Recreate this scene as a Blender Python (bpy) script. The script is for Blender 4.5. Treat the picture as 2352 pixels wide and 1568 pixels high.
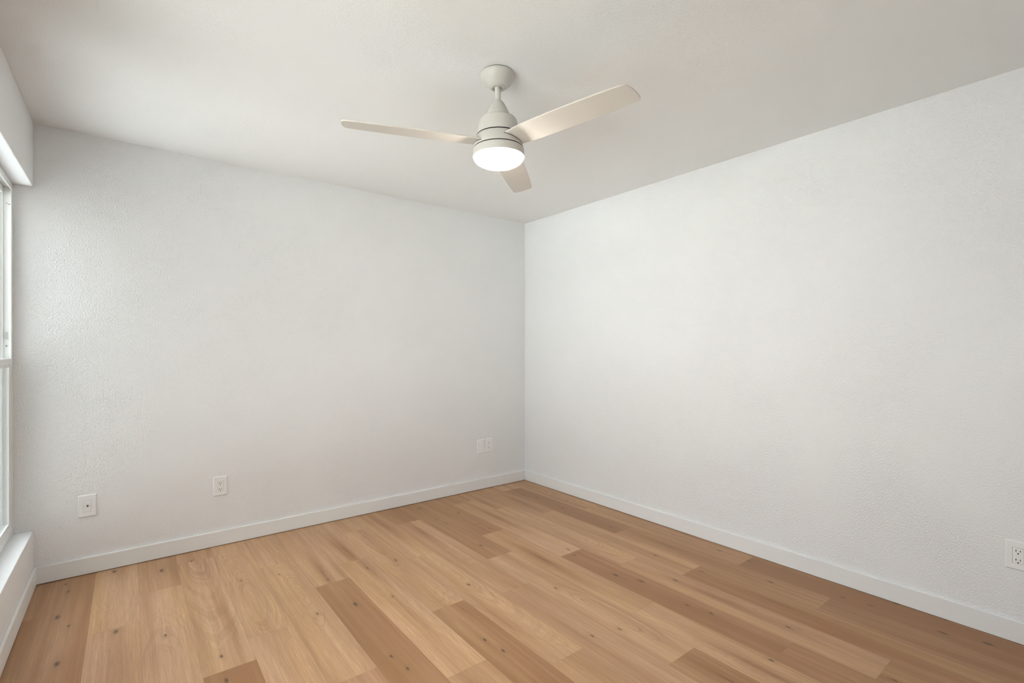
import bpy, bmesh, math, random
from mathutils import Vector, Matrix

# ------------------------------------------------------------------ camera, sky, sun, exposure
S = bpy.context.scene
for o in list(bpy.data.objects):
    bpy.data.objects.remove(o)
COL = S.collection
PI = math.pi

CAM = (-2.977, -3.592, 1.251)
FPX, CX, CY = 1122.0, 1176.0, 800.0           # focal length and horizon of the 2352x1568 frame
cd = bpy.data.cameras.new('camera')
cam = bpy.data.objects.new('camera', cd)
COL.objects.link(cam)
cam.location = CAM
cam.rotation_euler = (PI / 2, 0, -math.radians(38.14))
cd.sensor_width = 36.0
cd.lens = 36.0 * FPX / 2352.0
cd.shift_y = (CY - 784.0) / 2352.0
cd.clip_start = 0.02
S.camera = cam

S.view_settings.view_transform = 'Standard'
S.view_settings.look = 'None'
S.view_settings.gamma = 1.0
S.view_settings.use_curve_mapping = False
S.view_settings.exposure = 0.09

S.cycles.caustics_reflective = False
S.cycles.caustics_refractive = False

SKY = 5.6
SUN = 150.0
LAMP = 88.0
w = bpy.data.worlds.new('sky')
S.world = w
w.use_nodes = True
bg = w.node_tree.nodes['Background']           # overcast sky, brighter overhead than at the horizon
_g = w.node_tree.nodes.new('ShaderNodeTexCoord')
_s = w.node_tree.nodes.new('ShaderNodeSeparateXYZ')
_r = w.node_tree.nodes.new('ShaderNodeValToRGB')
w.node_tree.links.new(_g.outputs['Generated'], _s.inputs[0])
w.node_tree.links.new(_s.outputs['Z'], _r.inputs[0])
w.node_tree.links.new(_r.outputs[0], bg.inputs['Color'])
_r.color_ramp.elements[0].color = (0.69, 0.71, 0.745, 1)
_r.color_ramp.elements[1].color = (0.95, 0.98, 1.035, 1)
_r.color_ramp.elements[1].position = 0.8
_y = w.node_tree.nodes.new('ShaderNodeMapRange')          # sky made brighter towards +y to keep the back wall from overexposing
_y.inputs[1].default_value, _y.inputs[2].default_value = -0.9, 0.7
_y.inputs[3].default_value, _y.inputs[4].default_value = 0.7, 1.2
w.node_tree.links.new(_s.outputs['Y'], _y.inputs[0])
_m = w.node_tree.nodes.new('ShaderNodeMath')
_m.operation = 'MULTIPLY'
_m.inputs[1].default_value = SKY
w.node_tree.links.new(_y.outputs[0], _m.inputs[0])
w.node_tree.links.new(_m.outputs[0], bg.inputs['Strength'])

sd = bpy.data.lights.new('sun', 'SUN')
sd.energy = SUN
sd.angle = 0.02
sd.color = (1.0, 1.0, 1.0)
sun = bpy.data.objects.new('sun', sd)
COL.objects.link(sun)
sun.rotation_euler = (0, math.radians(32), math.radians(20))     # comes over the roof from the far side of the house

ROOM_W, ROOM_D, ROOM_H = 3.372, 3.75, 2.44
SILL, HEAD = 0.290, 2.103
GLX = -3.448                                   # inner face of the window frames
WINDOWS = [(-0.93, 0.0), (-3.30, -1.55)]  # second window is added, out of view, to bring in more daylight

for k, (ya, yb) in enumerate(WINDOWS):         # portals: tell the sky light where the openings are
    pd = bpy.data.lights.new('daylight_portal', 'AREA')
    pd.shape = 'RECTANGLE'
    pd.size, pd.size_y = HEAD - SILL, yb - ya
    pd.cycles.is_portal = True
    po = bpy.data.objects.new('daylight_portal', pd)
    COL.objects.link(po)
    po.location = (GLX - 0.09, (ya + yb) / 2, (SILL + HEAD) / 2)
    po.rotation_euler = (0, -PI / 2, 0)

# ------------------------------------------------------------------ node helpers
class NT:
    def __init__(self, name):
        self.mat = bpy.data.materials.new(name)
        self.mat.use_nodes = True
        self.t = self.mat.node_tree
        self.b = self.t.nodes['Principled BSDF']
        self.out = self.t.nodes['Material Output']
    def n(self, kind, **kw):
        nd = self.t.nodes.new(kind)
        for k, v in kw.items():
            setattr(nd, k, v)
        return nd
    def put(self, sock, v):
        if hasattr(v, 'is_output'):
            self.t.links.new(v, sock)
        else:
            sock.default_value = v
    def m(self, op, a, b=None, c=None, clamp=False):
        nd = self.n('ShaderNodeMath', operation=op)
        nd.use_clamp = clamp
        self.put(nd.inputs[0], a)
        if b is not None: self.put(nd.inputs[1], b)
        if c is not None: self.put(nd.inputs[2], c)
        return nd.outputs[0]
    def sep(self, v):
        nd = self.n('ShaderNodeSeparateXYZ')
        self.put(nd.inputs[0], v)
        return nd.outputs
    def comb(self, x, y, z):
        nd = self.n('ShaderNodeCombineXYZ')
        for s, v in zip(nd.inputs, (x, y, z)): self.put(s, v)
        return nd.outputs[0]
    def noise(self, vec, scale=1.0, detail=2.0, rough=0.5):
        nd = self.n('ShaderNodeTexNoise')
        self.put(nd.inputs['Vector'], vec)
        nd.inputs['Scale'].default_value = scale
        nd.inputs['Detail'].default_value = detail
        nd.inputs['Roughness'].default_value = rough
        return nd.outputs['Fac']
    def attr(self, name):
        nd = self.n('ShaderNodeAttribute', attribute_name=name)
        return nd
    def mix(self, f, a, b):
        nd = self.n('ShaderNodeMix', data_type='RGBA')
        self.put(nd.inputs[0], f)
        self.put(nd.inputs[6], a)
        self.put(nd.inputs[7], b)
        return nd.outputs[2]
    def coord(self):
        return self.n('ShaderNodeTexCoord').outputs['Object']
    def ramp(self, f, a, b):
        nd = self.n('ShaderNodeMapRange')
        nd.clamp = True
        self.put(nd.inputs[0], f)
        nd.inputs[1].default_value = a
        nd.inputs[2].default_value = b
        return nd.outputs[0]
    def bump(self, h, strength, dist):
        nd = self.n('ShaderNodeBump')
        nd.inputs['Strength'].default_value = strength
        nd.inputs['Distance'].default_value = dist
        self.put(nd.inputs['Height'], h)
        self.t.links.new(nd.outputs[0], self.b.inputs['Normal'])

def plain(name, col, rough=0.5, metal=0.0, spec=0.5, emit=None, var=0.03):
    q = NT(name)
    c = q.coord()
    f = q.noise(c, 9.0, 2.0)
    d = tuple(max(0, v * (1 - var)) for v in col) + (1,)
    l = tuple(min(1, v * (1 + var)) for v in col) + (1,)
    q.t.links.new(q.mix(f, d, l), q.b.inputs['Base Color'])
    q.b.inputs['Roughness'].default_value = rough
    q.b.inputs['Metallic'].default_value = metal
    q.b.inputs['Specular IOR Level'].default_value = spec
    if emit:
        q.b.inputs['Emission Color'].default_value = emit[0] + (1,)
        q.b.inputs['Emission Strength'].default_value = emit[1]
    return q.mat

def plaster(name, col, scale, dist, patch=0.5):
    """painted drywall with a sprayed orange-peel texture, smoother in patches"""
    q = NT(name)
    c = q.coord()
    n1 = q.noise(c, scale, 1.5, 0.5)
    n2 = q.noise(c, scale * 2.3, 1.0, 0.5)
    h = q.m('ADD', q.ramp(n1, 0.30, 0.70), q.m('MULTIPLY', n2, 0.5))
    big = q.noise(c, 1.7, 3.0, 0.55)
    amt = q.m('ADD', 1.0 - patch, q.m('MULTIPLY', q.ramp(big, 0.38, 0.6), patch))
    h = q.m('MULTIPLY', h, amt)
    q.bump(h, 1.0, dist)
    d = tuple(v * 0.985 for v in col) + (1,)
    q.t.links.new(q.mix(q.ramp(q.noise(c, 0.9, 3.0), 0.35, 0.65), d, tuple(col) + (1,)), q.b.inputs['Base Color'])
    q.b.inputs['Roughness'].default_value = 0.62
    q.b.inputs['Specular IOR Level'].default_value = 0.3
    return q.mat

WALL = (0.865, 0.87, 0.88)
M = {}
M['wall'] = plaster('wall_paint', WALL, 135.0, 0.0018, 0.55)
M['ceiling'] = plaster('ceiling_paint', (0.885, 0.885, 0.88), 140.0, 0.0006, 0.8)
M['reveal'] = plaster('reveal_paint', WALL, 120.0, 0.0008, 0.5)
M['trim'] = plain('trim_paint', (0.86, 0.865, 0.865), 0.38, var=0.012)
M['vinyl'] = plain('white_vinyl', (0.84, 0.84, 0.83), 0.35, var=0.01)
M['plate'] = plain('plate_plastic', (0.90, 0.905, 0.905), 0.3, var=0.01)
M['dark'] = plain('dark_recess', (0.012, 0.012, 0.012), 0.6)
M['screw'] = plain('screw_metal', (0.25, 0.25, 0.25), 0.4, 0.8)
M['steel'] = plain('connector_metal', (0.32, 0.31, 0.29), 0.32, 1.0)
M['gunmetal'] = plain('dark_connector_metal', (0.09, 0.085, 0.08), 0.4, 1.0)
M['fan'] = plain('fan_enamel', (0.58, 0.55, 0.507), 0.42, var=0.012)
M['blade'] = plain('blade_lacquer', (0.66, 0.615, 0.56), 0.45, var=0.015)
M['lens'] = plain('lamp_lens', (0.9, 0.9, 0.88), 0.4, emit=((1.0, 0.94, 0.85), LAMP), var=0.0)
M['concrete'] = plain('bounce_concrete', (0.50, 0.505, 0.505), 0.9, var=0.1)
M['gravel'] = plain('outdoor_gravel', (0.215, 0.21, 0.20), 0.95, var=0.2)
M['light_block'] = plain('light_block_brown', (0.20, 0.19, 0.18), 0.95, var=0.1)
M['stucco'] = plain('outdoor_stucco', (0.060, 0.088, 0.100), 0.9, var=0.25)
M['sub'] = plain('subfloor', (0.06, 0.045, 0.035), 0.9)
M['jamb_gray'] = plain('balance_plastic', (0.52, 0.52, 0.51), 0.5)

def glass():
    q = NT('window_glass')
    q.t.nodes.remove(q.b)
    tr = q.n('ShaderNodeBsdfTransparent')
    tr.inputs[0].default_value = (0.93, 0.965, 0.96, 1)
    gl = q.n('ShaderNodeBsdfGlossy')
    gl.inputs['Roughness'].default_value = 0.02
    fr = q.n('ShaderNodeFresnel')
    bf = q.n('ShaderNodeNewGeometry').outputs['Backfacing']
    q.put(fr.inputs[0], q.m('ADD', 1.5, q.m('MULTIPLY', bf, 1 / 1.5 - 1.5)))   # the same mirror share on both faces of the pane
    mx = q.n('ShaderNodeMixShader')
    q.t.links.new(fr.outputs[0], mx.inputs[0])
    q.t.links.new(tr.outputs[0], mx.inputs[1])
    q.t.links.new(gl.outputs[0], mx.inputs[2])
    q.t.links.new(mx.outputs[0], q.out.inputs['Surface'])
    return q.mat
M['glass'] = glass()

def wood():
    """oak-look plank: every plank carries its own tone, ring centre, heart streak and knots as face attributes"""
    q = NT('oak_planks')
    X, Y, _ = q.sep(q.coord())
    seed = q.attr('seed').outputs['Fac']
    tone = q.attr('tone').outputs['Fac']
    ox = q.m('ADD', X, q.m('MULTIPLY', seed, 7.31))
    oy = q.m('ADD', Y, q.m('MULTIPLY', seed, 13.7))
    def sn(sx, sy, detail=2.0, rough=0.5):
        return q.noise(q.comb(q.m('MULTIPLY', ox, sx), q.m('MULTIPLY', oy, sy), seed), 1.0, detail, rough)
    # knots
    core = halo = 0.0
    wob = q.m('MULTIPLY', q.m('SUBTRACT', sn(170.0, 60.0, 2.0), 0.5), 2.2)
    for i in range(5):
        kx, ky, ks = q.sep(q.attr('knot%d' % i).outputs['Vector'])
        dx = q.m('DIVIDE', q.m('SUBTRACT', X, kx), ks)
        dy = q.m('DIVIDE', q.m('SUBTRACT', Y, ky), q.m('MULTIPLY', ks, 2.4))
        d2 = q.m('ADD', q.m('MULTIPLY', dx, dx), q.m('MULTIPLY', dy, dy))
        e = q.ramp(q.m('ADD', d2, wob), 1.7, 0.0)
        h = q.m('POWER', 2.718, q.m('MULTIPLY', d2, -0.13))
        core = q.m('ADD', core, e)
        halo = q.m('ADD', halo, h)
    warp = q.m('SUBTRACT', sn(7.0, 1.1, 3.0), 0.5)
    fine_w = q.m('SUBTRACT', sn(30.0, 16.0, 2.0), 0.5)
    cx_, cy_, cs = q.sep(q.attr('rings').outputs['Vector'])
    rx = q.m('MULTIPLY', q.m('SUBTRACT', X, cx_), 16.0)
    ry = q.m('MULTIPLY', q.m('SUBTRACT', Y, cy_), 2.6)
    r = q.m('SQRT', q.m('ADD', q.m('MULTIPLY', rx, rx), q.m('MULTIPLY', ry, ry)))
    r = q.m('ADD', r, q.m('MULTIPLY', warp, 1.3))
    r = q.m('ADD', r, q.m('MULTIPLY', fine_w, 0.09))
    r = q.m('ADD', r, q.m('MULTIPLY', halo, 0.35))
    ring = q.ramp(q.noise(q.comb(q.m('MULTIPLY', r, 16.0), seed, 0.0), 1.0, 1.0), 0.47, 0.64)     # unevenly spaced year rings
    ring = q.m('MULTIPLY', ring, q.ramp(sn(5.0, 1.6, 2.0), 0.32, 0.62))
    near = q.m('POWER', 2.718, q.m('MULTIPLY', q.m('MULTIPLY', ry, ry), -1.1))       # arcs only around the centre, straight grain beyond
    ring = q.m('MULTIPLY', ring, q.m('MULTIPLY', cs, q.m('ADD', 0.30, q.m('MULTIPLY', near, 0.70))))
    # straight pores and long soft bands
    pores = q.ramp(sn(420.0, 11.0, 2.0, 0.6), 0.30, 0.72)
    bands = sn(38.0, 0.9, 3.0, 0.6)
    soft = sn(9.0, 0.7, 2.0)
    # heart streak
    sx_, sy_, ss = q.sep(q.attr('streak').outputs['Vector'])
    du = q.m('DIVIDE', q.m('ADD', q.m('SUBTRACT', X, sx_), q.m('MULTIPLY', warp, 0.055)), 0.030)
    dv = q.m('DIVIDE', q.m('SUBTRACT', Y, sy_), 0.30)
    st = q.m('POWER', 2.718, q.m('MULTIPLY', q.m('ADD', q.m('MULTIPLY', du, du), q.m('MULTIPLY', dv, dv)), -1.0))
    st = q.m('MULTIPLY', st, ss)
    du2 = q.m('MULTIPLY', du, 4.2)
    dv2 = q.m('MULTIPLY', dv, 2.6)
    st2 = q.m('POWER', 2.718, q.m('MULTIPLY', q.m('ADD', q.m('MULTIPLY', du2, du2), q.m('MULTIPLY', dv2, dv2)), -1.0))
    st2 = q.m('MULTIPLY', q.m('MULTIPLY', st2, ss), q.ramp(sn(60.0, 9.0, 2.0), 0.3, 0.7))
    t = q.m('ADD', tone, q.m('MULTIPLY', q.m('SUBTRACT', bands, 0.5), 0.95))
    t = q.m('ADD', t, q.m('MULTIPLY', q.m('SUBTRACT', soft, 0.5), 1.25), clamp=True)
    light = (LIGHT[0], LIGHT[1], LIGHT[2], 1)
    dark = (DARK[0], DARK[1], DARK[2], 1)
    hue = q.ramp(sn(6.0, 0.5, 2.0), 0.35, 0.65)
    light = q.mix(hue, light, (LIGHT[0] * 1.0, LIGHT[1] * 0.97, LIGHT[2] * 0.82, 1))
    dark = q.mix(hue, (DARK[0] * 1.04, DARK[1] * 0.94, DARK[2] * 0.92, 1), dark)
    col = q.mix(t, light, dark)
    # faint extra heartwood flames on every plank
    fl = q.m('POWER', q.ramp(sn(16.0, 0.75, 3.0, 0.55), 0.50, 0.78), 1.5)
    col = q.mix(q.m('MULTIPLY', fl, 0.80), col, (0.36, 0.175, 0.075, 1))
    col = q.mix(q.m('MULTIPLY', st, 0.95, clamp=True), col, (0.33, 0.150, 0.058, 1))
    col = q.mix(q.m('MULTIPLY', st2, 0.85, clamp=True), col, (0.10, 0.045, 0.02, 1))
    col = q.mix(q.m('MULTIPLY', ring, 0.62, clamp=True), col, (0.20, 0.105, 0.055, 1))
    lines = q.ramp(sn(150.0, 2.6, 3.0, 0.65), 0.36, 0.66)
    col = q.mix(q.m('MULTIPLY', q.m('SUBTRACT', 1.0, lines), 0.22), col, (0.27, 0.145, 0.072, 1))
    col = q.mix(q.m('MULTIPLY', q.m('SUBTRACT', 1.0, pores), 0.36), col, (0.22, 0.125, 0.065, 1))
    col = q.mix(q.m('MULTIPLY', halo, 0.22, clamp=True), col, (0.22, 0.115, 0.055, 1))
    col = q.mix(q.m('MULTIPLY', core, 0.84, clamp=True), col, (0.075, 0.036, 0.018, 1))
    # hairline joint between planks
    x0, y0, yl = q.sep(q.attr('frame').outputs['Vector'])
    ex = q.m('MINIMUM', q.m('SUBTRACT', X, x0), q.m('SUBTRACT', q.m('ADD', x0, PW), X))
    ey = q.m('MINIMUM', q.m('SUBTRACT', y0, Y), q.m('SUBTRACT', Y, yl))
    edge = q.m('LESS_THAN', q.m('MINIMUM', ex, ey), 0.0007)
    col = q.mix(q.m('MULTIPLY', edge, 0.35), col, (0.12, 0.06, 0.03, 1))
    q.t.links.new(col, q.b.inputs['Base Color'])
    q.b.inputs['Roughness'].default_value = 0.40
    q.put(q.b.inputs['Roughness'], q.m('ADD', 0.34, q.m('MULTIPLY', pores, 0.10)))
    q.b.inputs['Specular IOR Level'].default_value = 0.30
    q.bump(q.m('SUBTRACT', q.m('MULTIPLY', pores, 0.5), q.m('ADD', q.m('MULTIPLY', ring, 0.4), edge)), 0.25, 0.0006)
    return q.mat
PW = 0.182
LIGHT = (0.66, 0.415, 0.258)
DARK = (0.33, 0.165, 0.070)
M['wood'] = wood()

# ------------------------------------------------------------------ mesh helpers
def link(name, bm, mat, parent=None, smooth=False, bevel=0.0, seg=2):
    me = bpy.data.meshes.new(name)
    bmesh.ops.recalc_face_normals(bm, faces=bm.faces[:])
    bm.to_mesh(me)
    bm.free()
    if smooth:
        for p in me.polygons: p.use_smooth = True
    me.materials.append(mat)
    o = bpy.data.objects.new(name, me)
    COL.objects.link(o)
    if parent: o.parent = parent
    if bevel:
        b = o.modifiers.new('bevel', 'BEVEL')
        b.width = bevel
        b.segments = seg
        b.limit_method = 'ANGLE'
    return o

def box(bm, x0, x1, y0, y1, z0, z1):
    vs = [bm.verts.new((x, y, z)) for x in (x0, x1) for y in (y0, y1) for z in (z0, z1)]
    for f in ((0, 1, 3, 2), (4, 6, 7, 5), (0, 4, 5, 1), (2, 3, 7, 6), (0, 2, 6, 4), (1, 5, 7, 3)):
        bm.faces.new([vs[i] for i in f])
    return vs

def lathe(bm, prof, n=96, cap=True):
    rings = []
    for r, z in prof:
        if r < 1e-6:
            rings.append([bm.verts.new((0, 0, z))])
        else:
            rings.append([bm.verts.new((r * math.cos(2 * PI * k / n), r * math.sin(2 * PI * k / n), z)) for k in range(n)])
    for a, b in zip(rings, rings[1:]):
        for k in range(n):
            k2 = (k + 1) % n
            if len(a) == 1: bm.faces.new((a[0], b[k], b[k2]))
            elif len(b) == 1: bm.faces.new((a[k], a[k2], b[0]))
            else: bm.faces.new((a[k], a[k2], b[k2], b[k]))
    if cap:
        for r in (rings[0], rings[-1]):
            if len(r) > 1: bm.faces.new(r)

def sharp(o, ang=35):
    me = o.data
    for p in me.polygons: p.use_smooth = True
    me.set_sharp_from_angle(angle=math.radians(ang))

def tag(o, label, cat, group=None):
    o['label'] = label
    o['category'] = cat
    if group: o['group'] = group
    return o

def structure(o, label=None):
    o['kind'] = 'structure'
    if label: o['label'] = label
    return o

def empty(name, loc, rz=0.0):
    o = bpy.data.objects.new(name, None)
    COL.objects.link(o)
    o.location = loc
    o.rotation_euler = (0, 0, rz)
    o.empty_display_size = 0.05
    return o

def to_floor(u, v):
    """where a sight line through photo point (u, v) meets the floor"""
    d = FPX * CAM[2] / (v - CY)
    x = (u - CX) / FPX * d
    s, c = math.cos(math.radians(38.14)), math.sin(math.radians(38.14))
    return CAM[0] + x * s + d * c, CAM[1] - x * c + d * s

# ------------------------------------------------------------------ shell
WX = -3.62                                     # outer face of the window wall
def boxes(name, lst, mat, parent=None, bevel=0.0):
    bm = bmesh.new()
    for b in lst: box(bm, *b)
    return link(name, bm, mat, parent, bevel=bevel)

structure(boxes('wall_back', [(WX, 0.12, 0.0, 0.12, -0.1, ROOM_H)], M['wall']))
structure(boxes('wall_right', [(0.0, 0.12, -ROOM_D - 0.12, 0.0, -0.1, ROOM_H)], M['wall']))
structure(boxes('wall_front', [(WX, 0.0, -ROOM_D - 0.12, -ROOM_D, -0.1, ROOM_H)], M['wall']))
cells = [(WX, -ROOM_W, -ROOM_D, 0.0, -0.1, SILL), (WX, -ROOM_W, -ROOM_D, 0.0, HEAD, ROOM_H)]
prev = 0.0
for ya, yb in WINDOWS + [(-ROOM_D, -ROOM_D)]:
    if prev - yb > 0.001:
        cells.append((WX, -ROOM_W, yb, prev, SILL, HEAD))
    prev = ya
structure(boxes('wall_left', cells, M['reveal'], bevel=0.003))
structure(boxes('ceiling', [(WX, 0.12, -ROOM_D - 0.12, 0.12, ROOM_H, ROOM_H + 0.14)], M['ceiling']))

BH, BT = 0.094, 0.013
structure(boxes('baseboard_back', [(-ROOM_W, 0.0, -BT, 0.0, 0.0028, BH)], M['trim'], bevel=0.0025))
structure(boxes('baseboard_right', [(-BT, 0.0, -ROOM_D, -BT, 0.0018, BH)], M['trim'], bevel=0.0025))
structure(boxes('baseboard_left', [(-ROOM_W, -ROOM_W + BT, -ROOM_D, -BT, 0.0022, BH)], M['trim'], bevel=0.0025))

# ------------------------------------------------------------------ plank floor
def build_floor():
    rnd = random.Random(5)
    PL = 1.2335
    first = [-0.947, -0.187, -0.817, -0.522, -0.228, -0.897, -1.222, -0.364, -0.937, -0.299,
             -0.750, -0.946, -0.524, -1.234, -0.177, -0.472, -0.778, -1.25, -0.449]
    D, L, N, B = 0.86, 0.12, 0.32, 0.48        # dark, light, medium light, medium
    tones = [[.25, .28, 1.1], [.2, .8, .55, .9], [.45, .28, .75], [.45, .25, .38, .8], [.62, .22, .92, .6],  # own plank tones; near right corner also darkened for the light's falloff
             [.85, .28, .3, .5], [.82, .22, .62, .5], [.8, .28, .3, .5], [.22, .2, .42, .6], [.15, .2, .8, .5],
             [.22, .2, .3, .6], [.22, .8, .4], [.14, .18, .45], [.14, .2, .4], [.3, .15, .95], [.35, .26, .5],
             [.16, .28, .5], [.62, .55, .5], [.62, .7, .5]]
    knots = """263 1312 2;157 1358 1;151 1341 1;132 1417 2;266 1450 2;131 1524 2;157 1437 1;380 1459 1;371 1310 2;
      440 1288 1;554 1333 1;641 1319 .7;729 1409 1;509 1507 1.2;520 1562 1.4;816 1387 2;899 1507 1;936 1535 1;1113 1469 1;
      1076 1342 1.5;902 1369 .7;964 1167 1.5;1053 1178 1.5;1002 1192 .7;1025 1201 .7;1097 1203 .7;1124 1213 .7;1105 1252 1.4;
      909 1286 1.2;843 1304 1;753 1330 1;1201 1136 1.4;1233 1143 1.2;1293 1166 1.4;1403 1210 1.2;1302 1149 1;
      1319 1274 1.5;1414 1320 2;1472 1334 1.8;1276 1350 1.2;1305 1261 1;1156 1494 1.1;1423 1444 1;1360 1460 1;1578 1389 1;1633 1408 1.2;
      1609 1425 .7;1551 1332 1.3;1811 1440 1;1770 1336 1.5;1652 1264 1.2;1720 1288 1.3;1505 1275 1.2;
      1935 1371 1.1;2000 1390 1.1;2166 1453 1.8;2270 1478 1.8"""
    streaks = """801 1266 1;883 1204 .7;945 1252 1;972 1220 .7;1047 1273 1;843 1304 .6;912 1365 .5;1058 1505 .9;1243 1283 1;
      1144 1189 .8;1202 1156 .7;1119 1155 .6;1140 1225 .8;1807 1392 .9;1751 1537 .8;1583 1452 .7;1440 1370 .8;1320 1450 .4;
      1525 1250 .8;1501 1544 .7;1988 1466 .6;1652 1551 .9;742 1317 .8;1641 1370 .6;1690 1330 .4;1060 1395 .5;1150 1420 .5"""
    rings = """586 1376 1;686 1362 1;452 1290 .9;518 1479 .8;853 1247 .9;1314 1228 .8;1391 1406 1;1485 1206 .6;1298 1141 .5;
      1039 1314 .8;256 1334 .9;1544 1497 1;1532 1226 .6;376 1543 .8;909 1292 .8;1262 1340 .6;1180 1310 .5;800 1500 .7;729 1420 .7"""
    def parse(t):
        return [(*to_floor(float(a), float(b)), float(c)) for a, b, c in (e.split() for e in t.replace('\n', ' ').split(';'))]
    knots, streaks, rings = parse(knots), parse(streaks), parse(rings)
    bm = bmesh.new()
    info = []
    for c in range(19):
        x1 = -0.024 - PW * c
        x0 = x1 - PW
        ys = [0.0]
        y = first[c]
        while y > -ROOM_D:
            ys.append(y)
            y -= PL
        ys.append(-ROOM_D)
        for k in range(len(ys) - 1):
            info.append((c, k, x0, max(x0, -ROOM_W), x1, ys[k], ys[k + 1], tones[c][min(k, len(tones[c]) - 1)]))
    for k in range(4):                         # ripped strip along the right wall
        ya, yb = [0, -0.6, -1.83, -3.06, -ROOM_D][k:k + 2]
        info.append((19, k, -0.024, -0.024, 0.0, ya, yb, 0.45))
    lay = {}
    rows = []
    for (c, k, xf, x0, x1, ya, yb, tone) in info:
        f = bm.faces.new([bm.verts.new(p) for p in ((x0, yb, 0), (x1, yb, 0), (x1, ya, 0), (x0, ya, 0))])
        inside = lambda p: x0 - 0.004 <= p[0] <= x1 + 0.004 and yb <= p[1] <= ya
        ks = [p for p in knots if inside(p)][:5]
        if not ks and ya - yb > 0.6 and yb < -2.6:
            ks = [(rnd.uniform(x0, x1), rnd.uniform(yb, ya), 1.0)]
        sks = [p for p in streaks if inside(p)]
        rks = [p for p in rings if inside(p)]
        if rks: rg = rks[0]
        elif tone < 0.4: rg = (rnd.uniform(x0, x1), rnd.uniform(yb, ya), 0.35)
        else: rg = (x0 + rnd.choice((-0.2, 0.36)), rnd.uniform(yb, ya), 0.22)
        rows.append(dict(seed=rnd.uniform(0, 9), tone=tone + rnd.uniform(-.04, .04), rings=rg,
                         streak=sks[0] if sks else (x0, ya, 0.0), frame=(xf, ya, yb),
                         knots=[(p[0], p[1], 0.0050 * p[2] ** .8) for p in ks]))
    me = bpy.data.meshes.new('floor')
    bm.normal_update()
    bm.to_mesh(me)
    bm.free()
    def fattr(name, kind, vals):
        a = me.attributes.new(name, kind, 'FACE')
        a.data.foreach_set('value' if kind == 'FLOAT' else 'vector', [x for v in vals for x in ((v,) if kind == 'FLOAT' else v)])
    fattr('seed', 'FLOAT', [r['seed'] for r in rows])
    fattr('tone', 'FLOAT', [r['tone'] for r in rows])
    for nm in ('rings', 'streak', 'frame'):
        fattr(nm, 'FLOAT_VECTOR', [r[nm] for r in rows])
    for i in range(5):
        fattr('knot%d' % i, 'FLOAT_VECTOR', [r['knots'][i] if i < len(r['knots']) else (50.0, 50.0, 0.01) for r in rows])
    me.materials.append(M['wood'])
    o = bpy.data.objects.new('floor', me)
    COL.objects.link(o)
    return structure(o)
build_floor()
structure(boxes('floor_slab', [(WX, 0.12, -ROOM_D - 0.12, 0.12, -0.2, -0.1)], M['sub']))

# ------------------------------------------------------------------ windows in the left wall; the second is added for daylight
def ring_boxes(x0, x1, ya, yb, za, zb, wd, wt=None, wb=None):
    """four members of a rectangular frame in the wall plane"""
    wt = wt or wd
    wb = wb or wd
    return [(x0, x1, ya, ya + wd, za, zb), (x0, x1, yb - wd, yb, za, zb),
            (x0, x1, ya + wd, yb - wd, za, za + wb), (x0, x1, ya + wd, yb - wd, zb - wt, zb)]

def window(idx, ya, yb):
    root = structure(empty('window_%d' % idx, (GLX, (ya + yb) / 2, SILL)))
    L = lambda b: (b[0] - GLX, b[1] - GLX, b[2] - (ya + yb) / 2, b[3] - (ya + yb) / 2, b[4] - SILL, b[5] - SILL)
    def part(name, lst, mat, parent=root, bevel=0.0012):
        return boxes(name, [L(b) for b in lst], mat, parent, bevel)
    za, zb = SILL + 0.001, HEAD - 0.001
    e = 0.001
    part('frame', ring_boxes(GLX - 0.006, GLX, ya + e, yb - e, za, zb, 0.034, 0.034, 0.040)
         + ring_boxes(GLX - 0.085, GLX - 0.006, ya + e, yb - e, za, zb, 0.020, 0.020, 0.030), M['vinyl'])
    zm = 1.178
    up = part('upper_sash', [(GLX - 0.062, GLX - 0.033, ya + 0.0205, ya + 0.027, zm - 0.02, zb - 0.022), (GLX - 0.062, GLX - 0.033, yb - 0.027, yb - 0.0205, zm - 0.02, zb - 0.022),
                             (GLX - 0.062, GLX - 0.033, ya + 0.027, yb - 0.027, zm - 0.02, zm + 0.014), (GLX - 0.062, GLX - 0.033, ya + 0.027, yb - 0.027, zb - 0.056, zb - 0.022)], M['vinyl'])
    part('glass_pane', [(GLX - 0.039, GLX - 0.035, ya + 0.0268, yb - 0.0268, zm + 0.013, zb - 0.055)], M['glass'], up, 0)
    lo = part('lower_sash', ring_boxes(GLX - 0.030, GLX - 0.003, ya + 0.036, yb - 0.036, za + 0.042, zm + 0.022, 0.046, 0.044, 0.030)
              + [(GLX - 0.003, GLX + 0.003, ya + 0.040, yb - 0.040, zm - 0.008, zm - 0.002)], M['vinyl'])
    part('glass_pane', [(GLX - 0.012, GLX - 0.008, ya + 0.081, yb - 0.081, za + 0.071, zm - 0.021)], M['glass'], lo, 0)
    yj = yb - 0.021                            # hardware on the far jamb track
    part('balance_clip', [(GLX - 0.025, GLX - 0.017, yj - 0.004, yj, 1.298, 1.336)], M['jamb_gray'], bevel=0.0008)
    for (x, z, r) in ((GLX - 0.021, 1.264, 0.0038), (GLX - 0.020, 1.996, 0.0026), (GLX - 0.011, 1.992, 0.0032)):
        bm = bmesh.new()
        bmesh.ops.create_cone(bm, cap_ends=True, segments=16, radius1=r, radius2=r * 0.8, depth=0.003,
                              matrix=Matrix.Translation((x - GLX, yj - 0.001 - (ya + yb) / 2, z - SILL)) @ Matrix.Rotation(PI / 2, 4, 'X'))
        link('screw', bm, M['screw'], root)
    return root
for i, (ya, yb) in enumerate(WINDOWS):
    window(i + 1, ya, yb)

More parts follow.
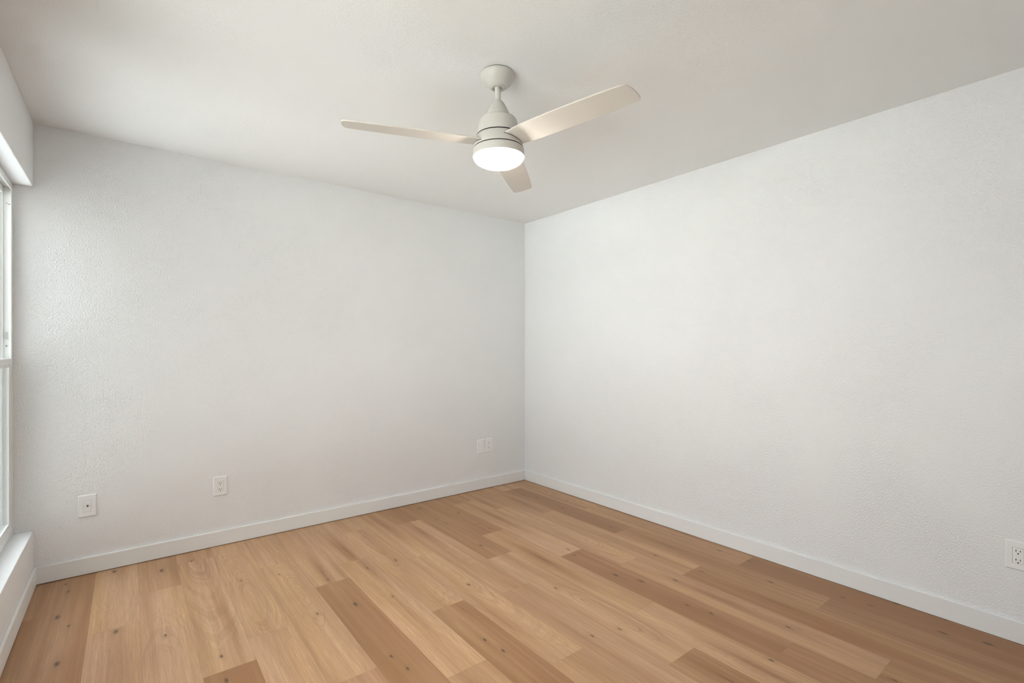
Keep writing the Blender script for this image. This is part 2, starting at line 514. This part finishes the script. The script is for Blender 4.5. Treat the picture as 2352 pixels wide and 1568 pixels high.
# ------------------------------------------------------------------ outdoors seen through the windows, plus pieces added to shape daylight
structure(boxes('ground', [(-30, 30, -30, 30, -0.35, -0.15)], M['gravel']))  # tone picked for how much light it bounces into the room
structure(boxes('bounce_slab', [(-12.0, WX, -0.97, 0.95, -0.15, -0.14)], M['concrete']))  # pale slab added unseen to bounce sun onto the ceiling by the window
structure(boxes('wall_light_block', [(-6.4, WX, -1.11, -0.97, -0.15, 2.6)], M['light_block']))  # unseen wall added to block raking light into the first window
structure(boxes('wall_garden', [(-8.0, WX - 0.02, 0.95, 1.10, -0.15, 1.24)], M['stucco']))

# ------------------------------------------------------------------ ceiling fan with lamp
def fan():
    s, c = math.cos(math.radians(38.14)), math.sin(math.radians(38.14))
    X, Z = -0.0622, 2.12
    fx, fy = CAM[0] + X * s + Z * c, CAM[1] - X * c + Z * s
    root = empty('ceiling_fan', (fx, fy, ROOM_H), -math.radians(38.14))
    tag(root, 'white three blade ceiling fan with a lit round lamp, hanging from the ceiling', 'fan')
    # the fan hangs a touch out of plumb from its ball joint
    TILT = Matrix.Translation((0, 0, -0.04)) @ Matrix.Rotation(-math.radians(0.8), 4, 'Y') @ Matrix.Translation((0, 0, 0.04))
    z0 = lambda z: z - ROOM_H
    def turn(name, prof, mat, parent=root, tilt=True, cap=True, ang=30):
        bm = bmesh.new()
        lathe(bm, [(r, z0(z)) for r, z in prof], cap=cap)
        if tilt: bm.transform(TILT)
        o = link(name, bm, mat, parent)
        sharp(o, ang)
        return o
    # canopy bowl, a hair below the ceiling
    prof = [(0.0715, 2.4372), (0.0745, 2.4368)]
    for k in range(1, 13):
        a = k / 12
        prof.append((0.0745 - 0.036 * a ** 1.75, 2.4365 - 0.0525 * a))
    prof += [(0.0372, 2.3830)]
    can = turn('canopy', prof, M['fan'], tilt=False)
    turn('shadow_gap_ring', [(0.0722, 2.4400), (0.0722, 2.4370)], M['dark'], can, False)  # dark ring standing in for the shade in the canopy gap
    turn('collar', [(0.0222, 2.3890), (0.0222, 2.3800), (0.0232, 2.3785), (0.0325, 2.3792), (0.0345, 2.3815), (0.0352, 2.3850), (0.0340, 2.3862)], M['fan'], can, False, cap=False)
    turn('socket', [(0.0223, 2.3850), (0.0215, 2.3848), (0.0, 2.3846)], M['dark'], can, False)
    turn('downrod', [(0.0126, 2.400), (0.0126, 2.300)], M['fan'])
    bell = [(0.0135, 2.3245), (0.0165, 2.3240)]
    for k in range(1, 13):
        a = k / 12
        bell.append((0.0165 + 0.0345 * a ** 0.72, 2.3235 - 0.062 * a))
    turn('downrod_cover', bell + [(0.0525, 2.2462)], M['fan'])
    mot = [(0.045, 2.2475), (0.062, 2.2470)]
    for k in range(1, 11):
        a = k / 10 * PI / 2
        mot.append((0.062 + 0.0215 * math.sin(a), 2.2275 + 0.0195 * math.cos(a)))
    mot += [(0.0905, 2.1960), (0.0956, 2.1722), (0.0948, 2.1710), (0.086, 2.1710)]
    turn('motor_housing', mot, M['fan'])
    turn('seam_shade', [(0.0945, 2.1709), (0.0915, 2.1706), (0.0925, 2.1640)], M['dark'], cap=False)  # near black lip painted in for shade under the motor housing
    turn('blade_hub', [(0.088, 2.1660), (0.0962, 2.1660), (0.0970, 2.1648), (0.1080, 2.1180), (0.1074, 2.1170), (0.099, 2.1170)], M['fan'])
    turn('seam_shade', [(0.1070, 2.1169), (0.1035, 2.1166), (0.1040, 2.1110)], M['dark'], cap=False)  # likewise near black, for shade in the gap above the lamp ring
    kit = turn('light_ring', [(0.100, 2.1125), (0.1085, 2.1125), (0.1098, 2.1112), (0.1122, 2.0790), (0.1112, 2.0780), (0.1085, 2.0782)], M['fan'])
    lens = []
    for k in range(0, 17):
        a = k / 16 * PI / 2
        lens.append((0.1090 * math.cos(a), 2.0795 - 0.043 * math.sin(a)))
    lens[-1] = (0.0, lens[-1][1])
    turn('lamp_lens', [(0.1000, 2.0825)] + lens, M['lens'], root, ang=60)
    # blades
    PITCH = math.radians(10)
    def blade(th):
        bm = bmesh.new()
        R0, R1, T = 0.080, 0.645, 0.0062
        # outline: +v is the raised (leading) side
        lead = [(R0, 0.052), (0.13, 0.060), (0.20, 0.0635), (0.30, 0.0650), (0.42, 0.0635), (0.52, 0.0605), (0.585, 0.0570)]
        trail = [(0.600, -0.0545), (0.52, -0.0580), (0.42, -0.0600), (0.30, -0.0600), (0.20, -0.0580), (0.13, -0.0545), (R0, -0.050)]
        tip = []
        cr = 0.019
        c1, c2 = (R1 - 0.0085 - cr, 0.0545 - cr), (R1 - cr, -0.0530 + cr)
        for k in range(11):
            a = PI / 2 - k / 10 * PI / 2 * 0.86
            tip.append((c1[0] + cr * math.cos(a), c1[1] + cr * math.sin(a)))
        tip += [(R1 - 0.0045, 0.026), (R1 - 0.0015, 0.014), (R1 + 0.0005, 0.0), (R1 + 0.001, -0.014)]
        for k in range(11):
            a = -0.14 * PI / 2 - k / 10 * PI / 2 * 0.86
            tip.append((c2[0] + cr * math.cos(a), c2[1] + cr * math.sin(a)))
        pts = lead + tip + trail
        up = [bm.verts.new((u, v, T / 2)) for u, v in pts]
        dn = [bm.verts.new((u, v, -T / 2)) for u, v in pts]
        bm.faces.new(up)
        bm.faces.new(dn[::-1])
        n = len(pts)
        for i in range(n):
            bm.faces.new((up[i], dn[i], dn[(i + 1) % n], up[(i + 1) % n]))
        # leading side lies clockwise (seen from above) of the blade's axis: flip v, then pitch it up
        bm.transform(Matrix.Scale(-1, 4, (0, 1, 0)))
        bm.transform(Matrix.Rotation(-PITCH, 4, 'X'))
        bm.transform(Matrix.Translation((0, 0, z0(CAM[2] + 0.880 + 0.008))))
        bm.transform(Matrix.Rotation(th, 4, 'Z'))
        bm.transform(TILT)
        return link('blade', bm, M['blade'], root, bevel=0.0018)
    for k in range(3):
        blade(math.radians(-40.8 + 120 * k))
    for k in range(3):                         # dark slot where each blade enters the hub
        th = math.radians(-40.8 + 120 * k)
        bm = bmesh.new()
        n = 20
        for i in range(n):
            vs = []
            for j in (i, i + 1):
                v = -0.0585 + 0.112 * j / n
                zc = CAM[2] + 0.888 - v * math.tan(PITCH) - 0.0044
                for dz in (0.0013, -0.0013):
                    z = zc + dz
                    rr = 0.0968 + (2.1655 - z) / (2.1655 - 2.1170) * (0.1082 - 0.0968) + 0.0004
                    a = math.asin(v / rr)
                    vs.append((rr * math.cos(th + a), rr * math.sin(th + a), z0(z)))
            f = bm.faces.new([bm.verts.new(p) for p in (vs[0], vs[1], vs[3], vs[2])])
        bmesh.ops.remove_doubles(bm, verts=bm.verts[:], dist=1e-6)
        bm.transform(TILT)
        o = link('blade_slot', bm, M['dark'], root)
        so = o.modifiers.new('thickness', 'SOLIDIFY')
        so.thickness = 0.0006
    return root
fan()

# ------------------------------------------------------------------ wall plates
PWD, PHT, PTH = 0.079, 0.123, 0.0065
def cover(parent, opening=None):
    bm = bmesh.new()
    w_, h_, b_ = PWD / 2, PHT / 2, 0.0045
    back = [bm.verts.new((x, -0.0003, z)) for x, z in ((-w_, -h_), (w_, -h_), (w_, h_), (-w_, h_))]
    mid = [bm.verts.new((x, -0.0025, z)) for x, z in ((-w_, -h_), (w_, -h_), (w_, h_), (-w_, h_))]
    fr = [bm.verts.new((x, -PTH, z)) for x, z in ((-w_ + b_, -h_ + b_), (w_ - b_, -h_ + b_), (w_ - b_, h_ - b_), (-w_ + b_, h_ - b_))]
    bm.faces.new(back)
    for a, b in ((back, mid), (mid, fr)):
        for i in range(4):
            bm.faces.new((a[i], a[(i + 1) % 4], b[(i + 1) % 4], b[i]))
    if opening:
        ow, oh = opening[0] / 2, opening[1] / 2
        inn = [bm.verts.new((x, -PTH, z)) for x, z in ((-ow, -oh), (ow, -oh), (ow, oh), (-ow, oh))]
        dp = [bm.verts.new((v.co.x, -0.003, v.co.z)) for v in inn]
        for a, b in ((fr, inn), (inn, dp)):
            for i in range(4):
                bm.faces.new((a[i], a[(i + 1) % 4], b[(i + 1) % 4], b[i]))
        bm.faces.new(dp)
    else:
        bm.faces.new(fr)
    return link('cover_plate', bm, M['plate'], parent, bevel=0.0007)

def disc(name, parent, x, z, r, y0, y1, mat, seg=18, sz=1.0):
    bm = bmesh.new()
    bmesh.ops.create_cone(bm, cap_ends=True, segments=seg, radius1=r, radius2=r * 0.92, depth=abs(y1 - y0),
                          matrix=Matrix.Translation((x, (y0 + y1) / 2, z)) @ Matrix.Diagonal((1, 1, sz, 1)) @ Matrix.Rotation(PI / 2, 4, 'X'))
    return link(name, bm, mat, parent)

def slab(name, parent, x0, x1, z0, z1, y0, y1, mat, bevel=0.0):
    bm = bmesh.new()
    box(bm, x0, x1, y0, y1, z0, z1)
    return link(name, bm, mat, parent, bevel=bevel)

def screws(parent, dz):
    for z in (dz, -dz):
        sc = disc('screw', parent, 0, z, 0.0030, -PTH + 0.0004, -PTH - 0.0010, M['plate'])

def outlet(loc, rz, label, group=None):
    r = empty('wall_outlet', loc, rz)
    tag(r, label, 'outlet', group)
    cover(r, (0.0345, 0.068))
    rc = slab('receptacle', r, -0.0165, 0.0165, -0.0332, 0.0332, -PTH - 0.0004, -0.0032, M['plate'], 0.0006)
    yb, yf = -PTH, -PTH - 0.0008
    for zc in (0.0210, -0.0175):
        slab('slot', rc, -0.0075, -0.0050, zc - 0.0042, zc + 0.0042, yf, yb, M['dark'])
        slab('slot', rc, 0.0052, 0.0075, zc - 0.0036, zc + 0.0036, yf, yb, M['dark'])
        disc('ground_hole', rc, 0.0, zc - 0.0118, 0.0028, yb, yf, M['dark'])
    screws(r, 0.0465)
    return r

outlet((-2.5175, 0, 0.3775), 0, 'white duplex outlet alone on the textured back wall, right of the coax plate', 'duplex wall outlets')
outlet((-0.424, 0, 0.3815), 0, 'white duplex outlet beside the blank plate near the room corner', 'duplex wall outlets')
outlet((0, -3.288, 0.3705), -PI / 2, 'white duplex outlet on the right wall, cut off by the photo edge', 'duplex wall outlets')

bp = empty('blank_wall_plate', (-0.5115, 0, 0.3805))
tag(bp, 'blank white wall plate just left of the outlet near the corner', 'wall plate')
cover(bp)
screws(bp, 0.0415)

cp = empty('coax_wall_plate', (-3.1565, 0, 0.3785))
tag(cp, 'white cable jack plate with one metal coax connector, low near the window', 'wall plate')
cover(cp, (0.0345, 0.068))
ins = slab('insert', cp, -0.0165, 0.0165, -0.0332, 0.0332, -PTH - 0.0003, -0.0032, M['plate'], 0.0006)
cn = disc('coax_connector', cp, 0.0015, 0.001, 0.0050, -PTH, -PTH - 0.0030, M['steel'], 6)
disc('threaded_barrel', cn, 0.0015, 0.001, 0.0038, -PTH - 0.0028, -PTH - 0.0150, M['gunmetal'], 20)
disc('bore', cn, 0.0015, 0.001, 0.0030, -PTH - 0.0147, -PTH - 0.0153, M['dark'], 20)
screws(cp, 0.0465)
